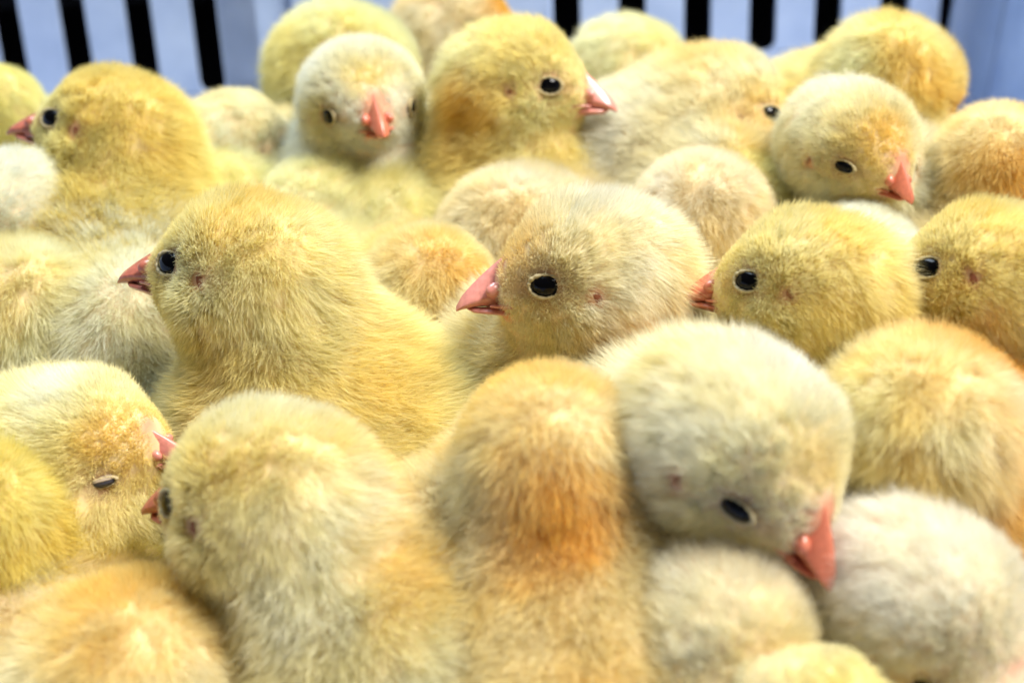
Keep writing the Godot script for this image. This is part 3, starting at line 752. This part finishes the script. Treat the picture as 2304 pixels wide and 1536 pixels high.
func chick(c: Dictionary, me: int) -> void:
	rng.seed = hash(c.label)
	var hc: Vector3 = c.head
	var R: float = c.r
	var hb := frame(c.fwd, c.up)
	var bc: Vector3 = c.body
	var bb := frame(c.heading, Vector3.UP)
	var S: float = c.size                           # body scale: 1 is a body 0.07 long
	var root := thing("chick", c.label, "chick", Vector3(bc.x, 0, bc.z), "day-old chicks crowded in the crate")
	var shift := root.position
	pa.clear(); pb.clear(); pra.clear(); prb.clear(); pk.clear()
	blend = 0.0062
	# head
	cap(hc + hb * Vector3(0.02, 0.04, 0.10) * R, hc + hb * Vector3(-0.46, -0.06, 0.06) * R, 0.74 * R, 0.78 * R)
	cap(hc + hb * Vector3(0.02, 0.04, -0.10) * R, hc + hb * Vector3(-0.46, -0.06, -0.06) * R, 0.74 * R, 0.78 * R)
	cap(hc + hb * Vector3(0.10, -0.02, 0) * R, hc + hb * Vector3(0.64, -0.12, 0) * R, 0.70 * R, 0.38 * R)
	cap(hc + hb * Vector3(0.48, 0.08, 0.26) * R, hc + hb * Vector3(0.20, 0.16, 0.34) * R, 0.26 * R, 0.36 * R)
	cap(hc + hb * Vector3(0.48, 0.08, -0.26) * R, hc + hb * Vector3(0.20, 0.16, -0.34) * R, 0.26 * R, 0.36 * R)
	cap(hc + hb * Vector3(0.44, -0.30, 0.12) * R, hc + hb * Vector3(0.05, -0.40, 0.30) * R, 0.32 * R, 0.48 * R)
	cap(hc + hb * Vector3(0.44, -0.30, -0.12) * R, hc + hb * Vector3(0.05, -0.40, -0.30) * R, 0.32 * R, 0.48 * R)
	cap(hc + hb * Vector3(0.55, -0.1, 0) * R, hc + hb * Vector3(0.86, -0.14, 0) * R, 0.36 * R, 0.22 * R)
	# neck, widening into the body
	var breast := bc + bb * Vector3(0.014, 0.002, 0) * S
	var rump := bc + bb * Vector3(-0.017, -0.001, 0) * S
	cap(hc + hb * Vector3(-0.34, -0.28, 0) * R, breast + bb * Vector3(-0.004, 0.003, 0) * S, 0.86 * R, 0.0215 * S)
	cap(breast, rump, 0.0215 * S, 0.0195 * S)
	cap(rump, bc + bb * Vector3(-0.036, 0.007, 0) * S, 0.016 * S, 0.005 * S)
	for s in [-1.0, 1.0]:
		# the small folded wing, standing off the flank
		blend = 0.0022
		cap(bc + bb * Vector3(0.012, 0.009, 0.0190 * s) * S, bc + bb * Vector3(-0.010, 0.006, 0.0225 * s) * S, 0.0086 * S, 0.0072 * S)
		cap(bc + bb * Vector3(-0.010, 0.006, 0.0225 * s) * S, bc + bb * Vector3(-0.034, 0.001, 0.0200 * s) * S, 0.0066 * S, 0.0028 * S)
		blend = 0.0062
		# folded leg under the belly, resting on the floor
		cap(bc + bb * Vector3(0.0, -0.012, 0.010 * s) * S, Vector3(bc.x, 0.0042, bc.z) + bb * Vector3(0.006, 0, 0.012 * s) * S, 0.008 * S, 0.0042)

	# where the face's features sit
	var eyes := []
	var ears := []
	var eye_n := []
	for s in [-1.0, 1.0]:
		var lat := hb * Vector3(0.1, 0.0, s)
		var p := surface_hit(hc + hb * Vector3(0.52, -0.10, 0) * R + lat * R * 1.6, -lat.normalized())
		eyes.append(p)
		var gn := gradient(p)
		eye_n.append((gn + lat.normalized() * 0.8).normalized())
		ears.append(surface_hit(hc + hb * Vector3(-0.04, -0.28, 0) * R + lat * R * 1.6, -lat.normalized()))
	var net := surface_net(0.0023 * maxf(S, 0.9))
	var v: PackedVector3Array = net[0]
	var idx: PackedInt32Array = net[1]
	var n := smooth_normals(v, idx)

	# colours
	var base := lin(c.base)
	var warm := lin(c.warm)
	var pale := lin(c.pale)
	var amount: float = c.amount
	var patches: Array = c.patches
	var skin := PackedColorArray()
	skin.resize(v.size())
	var hbi := hb.inverse()
	var bbi := bb.inverse()
	var vloc := PackedVector3Array()
	vloc.resize(v.size())
	for i in v.size():
		vloc[i] = v[i] - shift
		var col := base.lerp(Color(0.72, 0.50, 0.30), 0.6)
		for e in ears:
			col = col.lerp(Color(0.56, 0.34, 0.21), clampf(1.4 - v[i].distance_to(e) / (0.20 * R), 0.0, 1.0))
		for e in eyes:
			col = col.lerp(Color(0.30, 0.17, 0.09), clampf(1.6 - v[i].distance_to(e) / (0.24 * R), 0.0, 1.0))
		var hl := hbi * (v[i] - hc) / R
		col = col.lerp(Color(0.62, 0.26, 0.16), clampf((hl.x - 0.88) * 8.0, 0.0, 1.0) * clampf((1.25 - hl.length()) * 6.0, 0.0, 1.0) * clampf((0.34 - absf(hl.z)) * 6.0, 0.0, 1.0))
		skin[i] = col
	part("body", arrays(vloc, n, idx, skin), m_skin, root)

	# beak
	var bm: Material = beak_mats[c.beak]
	var bx := Transform3D(hb.scaled_local(Vector3.ONE * R * 1.13) * Basis(Vector3.BACK, 0.09), hc + hb * Vector3(0.78, -0.16, 0) * R - shift)
	if c.get("tilt", 0.0) != 0.0:
		bx.basis = bx.basis * Basis(Vector3.BACK, c.tilt)
	var upper := part("upper_beak", upper_mesh, bm, root, bx)
	for s in [-1.0, 1.0]:
		part("nostril", nostril_mesh, bm, upper, Transform3D(Basis(Vector3.UP, -0.38 * s) * Basis(Vector3.BACK, -0.3), Vector3(0.31, 0.015, 0.168 * s)))
	part("lower_beak", lower_mesh, bm, root, bx)
	for s in [-1.0, 1.0]:
		part("mouth_corner", gape_mesh, bm, root, bx * Transform3D(Basis.from_scale(Vector3(1, 1, s)), Vector3.ZERO))

	# eyes and ears
	for k in 2:
		var en: Vector3 = eye_n[k]
		var ex := (hb.x + hb.y * 0.05).normalized()
		ex = (ex - en * ex.dot(en)).normalized()
		var eb := Basis(ex, en.cross(ex), en)
		if eb.y.dot(hb.y) < 0:
			eb = Basis(-ex, -eb.y, en)
		var ep: Vector3 = eyes[k]
		var et := Transform3D(eb.scaled_local(Vector3(1.0, c.open, 1.0) * R), ep - en * R * 0.055 - shift)
		var eye := part("eye", eye_mesh, m_sleep if c.open < 0.6 else m_eye, root, et)
		if c.open > 0.6:
			part("pupil", pupil_mesh, m_pupil, eye)
		part("eyelid", lid_mesh, m_lid, eye, Transform3D(Basis.IDENTITY, Vector3(0, 0.004, 0.062)))
		part("upper_lid", lid_patch(c.lid), m_pale_lid if c.open < 0.6 else m_closed, eye)
		var an := gradient(ears[k])
		var ear := part("ear", ear_mesh, m_ear, root, Transform3D(frame(hb.x - hb.y * 0.5 - an * (hb.x - hb.y * 0.5).dot(an), an.cross(hb.x)).scaled_local(Vector3(R, R, R * 0.8)), ears[k] - an * 0.035 * R - shift))
		part("ear_opening", ear_hole_mesh, m_ear_hole, ear)
	if not FUR:
		return

	# down: tufts of fine barbs rooted all over the skin, combed back from the beak
	var dens: float = c.get("density", 1.0)
	var near := []
	for j in crowd.size():
		if j != me and crowd[j][0].distance_to(hc) < 0.11:
			near.append(crowd[j])
	var fbuf := PackedFloat32Array()
	var hbuf := PackedFloat32Array()
	var bbuf := PackedFloat32Array()
	var owed := 0.0
	var beak_tip := hc + hb * Vector3(1.0, -0.12, 0) * R
	var body_comb := bb * Vector3(-0.85, -0.45, 0)
	for i in range(0, idx.size(), 3):
		var a := v[idx[i]]
		var b := v[idx[i + 1]]
		var d := v[idx[i + 2]]
		if a.y < 0.024:
			continue
		var na := n[idx[i]]
		if na.y < -0.75 and a.y < 0.03:
			continue
		var area := (b - a).cross(d - a).length() * 0.5
		var hd := a.distance_to(hc) / R
		var is_head := hd < 1.12
		var is_face := is_head and hb.x.dot(a - hc) > 0.08 * R
		var want := area * (1.45e6 if is_face else 0.43e6 if is_head else 0.235e6) * dens
		owed += want
		var count := int(owed)
		owed -= count
		for q in count:
			var u := rng.randf()
			var w := rng.randf()
			if u + w > 1.0:
				u = 1.0 - u
				w = 1.0 - w
			var p := a + (b - a) * u + (d - a) * w
			var nn := (na * (1.0 - u - w) + n[idx[i + 1]] * u + n[idx[i + 2]] * w).normalized()
			if pressed(p, near):
				continue
			var hl := hbi * (p - hc) / R
			var short := 1.0
			# bare round the beak's root, the eyes and the ears
			var ed := minf(p.distance_to(eyes[0]), p.distance_to(eyes[1])) / R
			if ed < 0.195:
				continue
			var face_x := smoothstep(0.15, 0.95, hl.x)
			if hl.x > 0.74 and hl.x < 1.2 and absf(hl.z) < 0.21 - 0.30 * maxf(hl.y, 0.0) and absf(hl.y + 0.06) < 0.42:
				continue
			var k2 := 0 if hl.z < 0 else 1
			var er: Vector3 = ears[k2]
			var ey: Vector3 = eyes[k2]
			var ad := p.distance_to(er) / R
			if ad < 0.115:
				continue
			var seg := Geometry3D.get_closest_point_to_segment(p, er, ey).distance_to(p) / R
			var blendh := smoothstep(1.05, 1.5, hl.length())
			short *= lerpf(1.0, 0.30, face_x * (1.0 - blendh))
			short *= lerpf(0.45, 1.0, smoothstep(0.18, 0.42, ed))
			short *= lerpf(0.55, 1.0, smoothstep(0.05, 0.24, seg))
			var back := smoothstep(0.3, -0.7, hl.x)
			var bl := bbi * (p - bc) / S
			if absf(bl.z) > 0.0205 and bl.x < 0.016:
				short *= 0.7
			var comb := hb * Vector3(lerpf(-1.0, -0.35, back), lerpf(0.1, -1.0, back), 0)
			comb = comb.lerp((p - beak_tip).normalized(), 0.6 * (1.0 - back))
			comb = comb.lerp(body_comb, blendh)
			comb = comb - nn * comb.dot(nn)
			var wob := Vector3(comb_noise.get_noise_3d(p.x, p.y, p.z), comb_noise.get_noise_3d(p.x + 3.1, p.y, p.z), comb_noise.get_noise_3d(p.x, p.y + 5.3, p.z))
			comb += wob * lerpf(0.35, 0.6, blendh)
			var dir := (nn * lerpf(0.88, 0.95, blendh) + comb * lerpf(0.62, 0.62, blendh) + Vector3(rng.randfn(0, 0.08), rng.randfn(0, 0.08), rng.randfn(0, 0.08))).normalized()
			var length := lerpf(0.0038, 0.0056, blendh) * short * (R / 0.0165) * rng.randf_range(0.90, 1.10)
			var spread := 0.00085 if is_face else lerpf(0.0017, 0.0023, blendh)
			# colour of the down here
			var pn := patch_noise.get_noise_3d(p.x + c.seed, p.y, p.z)
			var col := base.lerp(warm, clampf(amount + pn * 0.5, 0.0, 1.0))
			col = col.lerp(pale, clampf(0.25 - pn * 0.65 + fine_noise.get_noise_3d(p.x, p.y + c.seed, p.z) * 0.16, 0.0, 0.8))
			bl /= 0.02
			for t in patches:
				var o: Vector3 = (hl if t[0] == 0 else bl) - t[1]
				var f: float = clampf((1.25 - o.length() / t[2]) * 1.1 + pn * 0.5, 0.0, 1.0) * t[4]
				if f > 0.0:
					col = col.lerp(lin(t[3]), f)
			# reddish brown bristles between eye and beak
			var lore := clampf(1.0 - Vector3(hl.x - 0.78, (hl.y + 0.10) * 1.6, (absf(hl.z) - 0.42)).length() / 0.26, 0.0, 1.0)
			col = col.lerp(Color(0.55, 0.22, 0.05), lore * 0.6)
			col = col * (1.0 + rng.randfn(0.0, 0.05))
			# a sheared frame: roots lie in the skin, barbs lean with the comb
			var tx := nn.cross(Vector3(rng.randfn(), rng.randfn(), rng.randfn())).normalized()
			var tz := tx.cross(nn)
			tx *= spread
			tz *= spread
			var ty := dir * length
			var o := p - shift
			var row := PackedFloat32Array([tx.x, ty.x, tz.x, o.x, tx.y, ty.y, tz.y, o.y, tx.z, ty.z, tz.z, o.z, col.r, col.g, col.b, 1.0])
			if is_face:
				fbuf.append_array(row)
			elif is_head:
				hbuf.append_array(row)
			else:
				bbuf.append_array(row)
	down("face_down", face_tuft, fbuf, root)
	down("head_down", head_tuft, hbuf, root)
	down("body_down", body_tuft, bbuf, root)


# no down grows where a neighbour's body presses against the skin
func pressed(p: Vector3, near: Array) -> bool:
	for k in near:
		for j in [0, 3, 6]:
			var a: Vector3 = k[j]
			var ba: Vector3 = k[j + 1] - a
			var q := p - a
			var h := clampf(q.dot(ba) / ba.length_squared(), 0.0, 1.0)
			var r: float = k[j + 2]
			if (q - ba * h).length_squared() < r * r:
				return true
	return false


func down(called: String, tuft: Mesh, buf: PackedFloat32Array, parent: Node3D) -> void:
	var mm := MultiMesh.new()
	mm.transform_format = MultiMesh.TRANSFORM_3D
	mm.use_colors = true
	mm.mesh = tuft
	mm.instance_count = buf.size() / 16
	mm.buffer = buf
	total += mm.instance_count
	var o := MultiMeshInstance3D.new()
	o.name = called
	o.multimesh = mm
	o.material_override = m_down
	o.set_meta("kind", "stuff")
	parent.add_child(o)


func flat_arrays(v: PackedVector3Array, idx: PackedInt32Array, col: PackedColorArray) -> ArrayMesh:
	var a := []
	a.resize(Mesh.ARRAY_MAX)
	a[Mesh.ARRAY_VERTEX] = v
	a[Mesh.ARRAY_INDEX] = idx
	a[Mesh.ARRAY_COLOR] = col
	var m := ArrayMesh.new()
	m.add_surface_from_arrays(Mesh.PRIMITIVE_TRIANGLES, a)
	return m
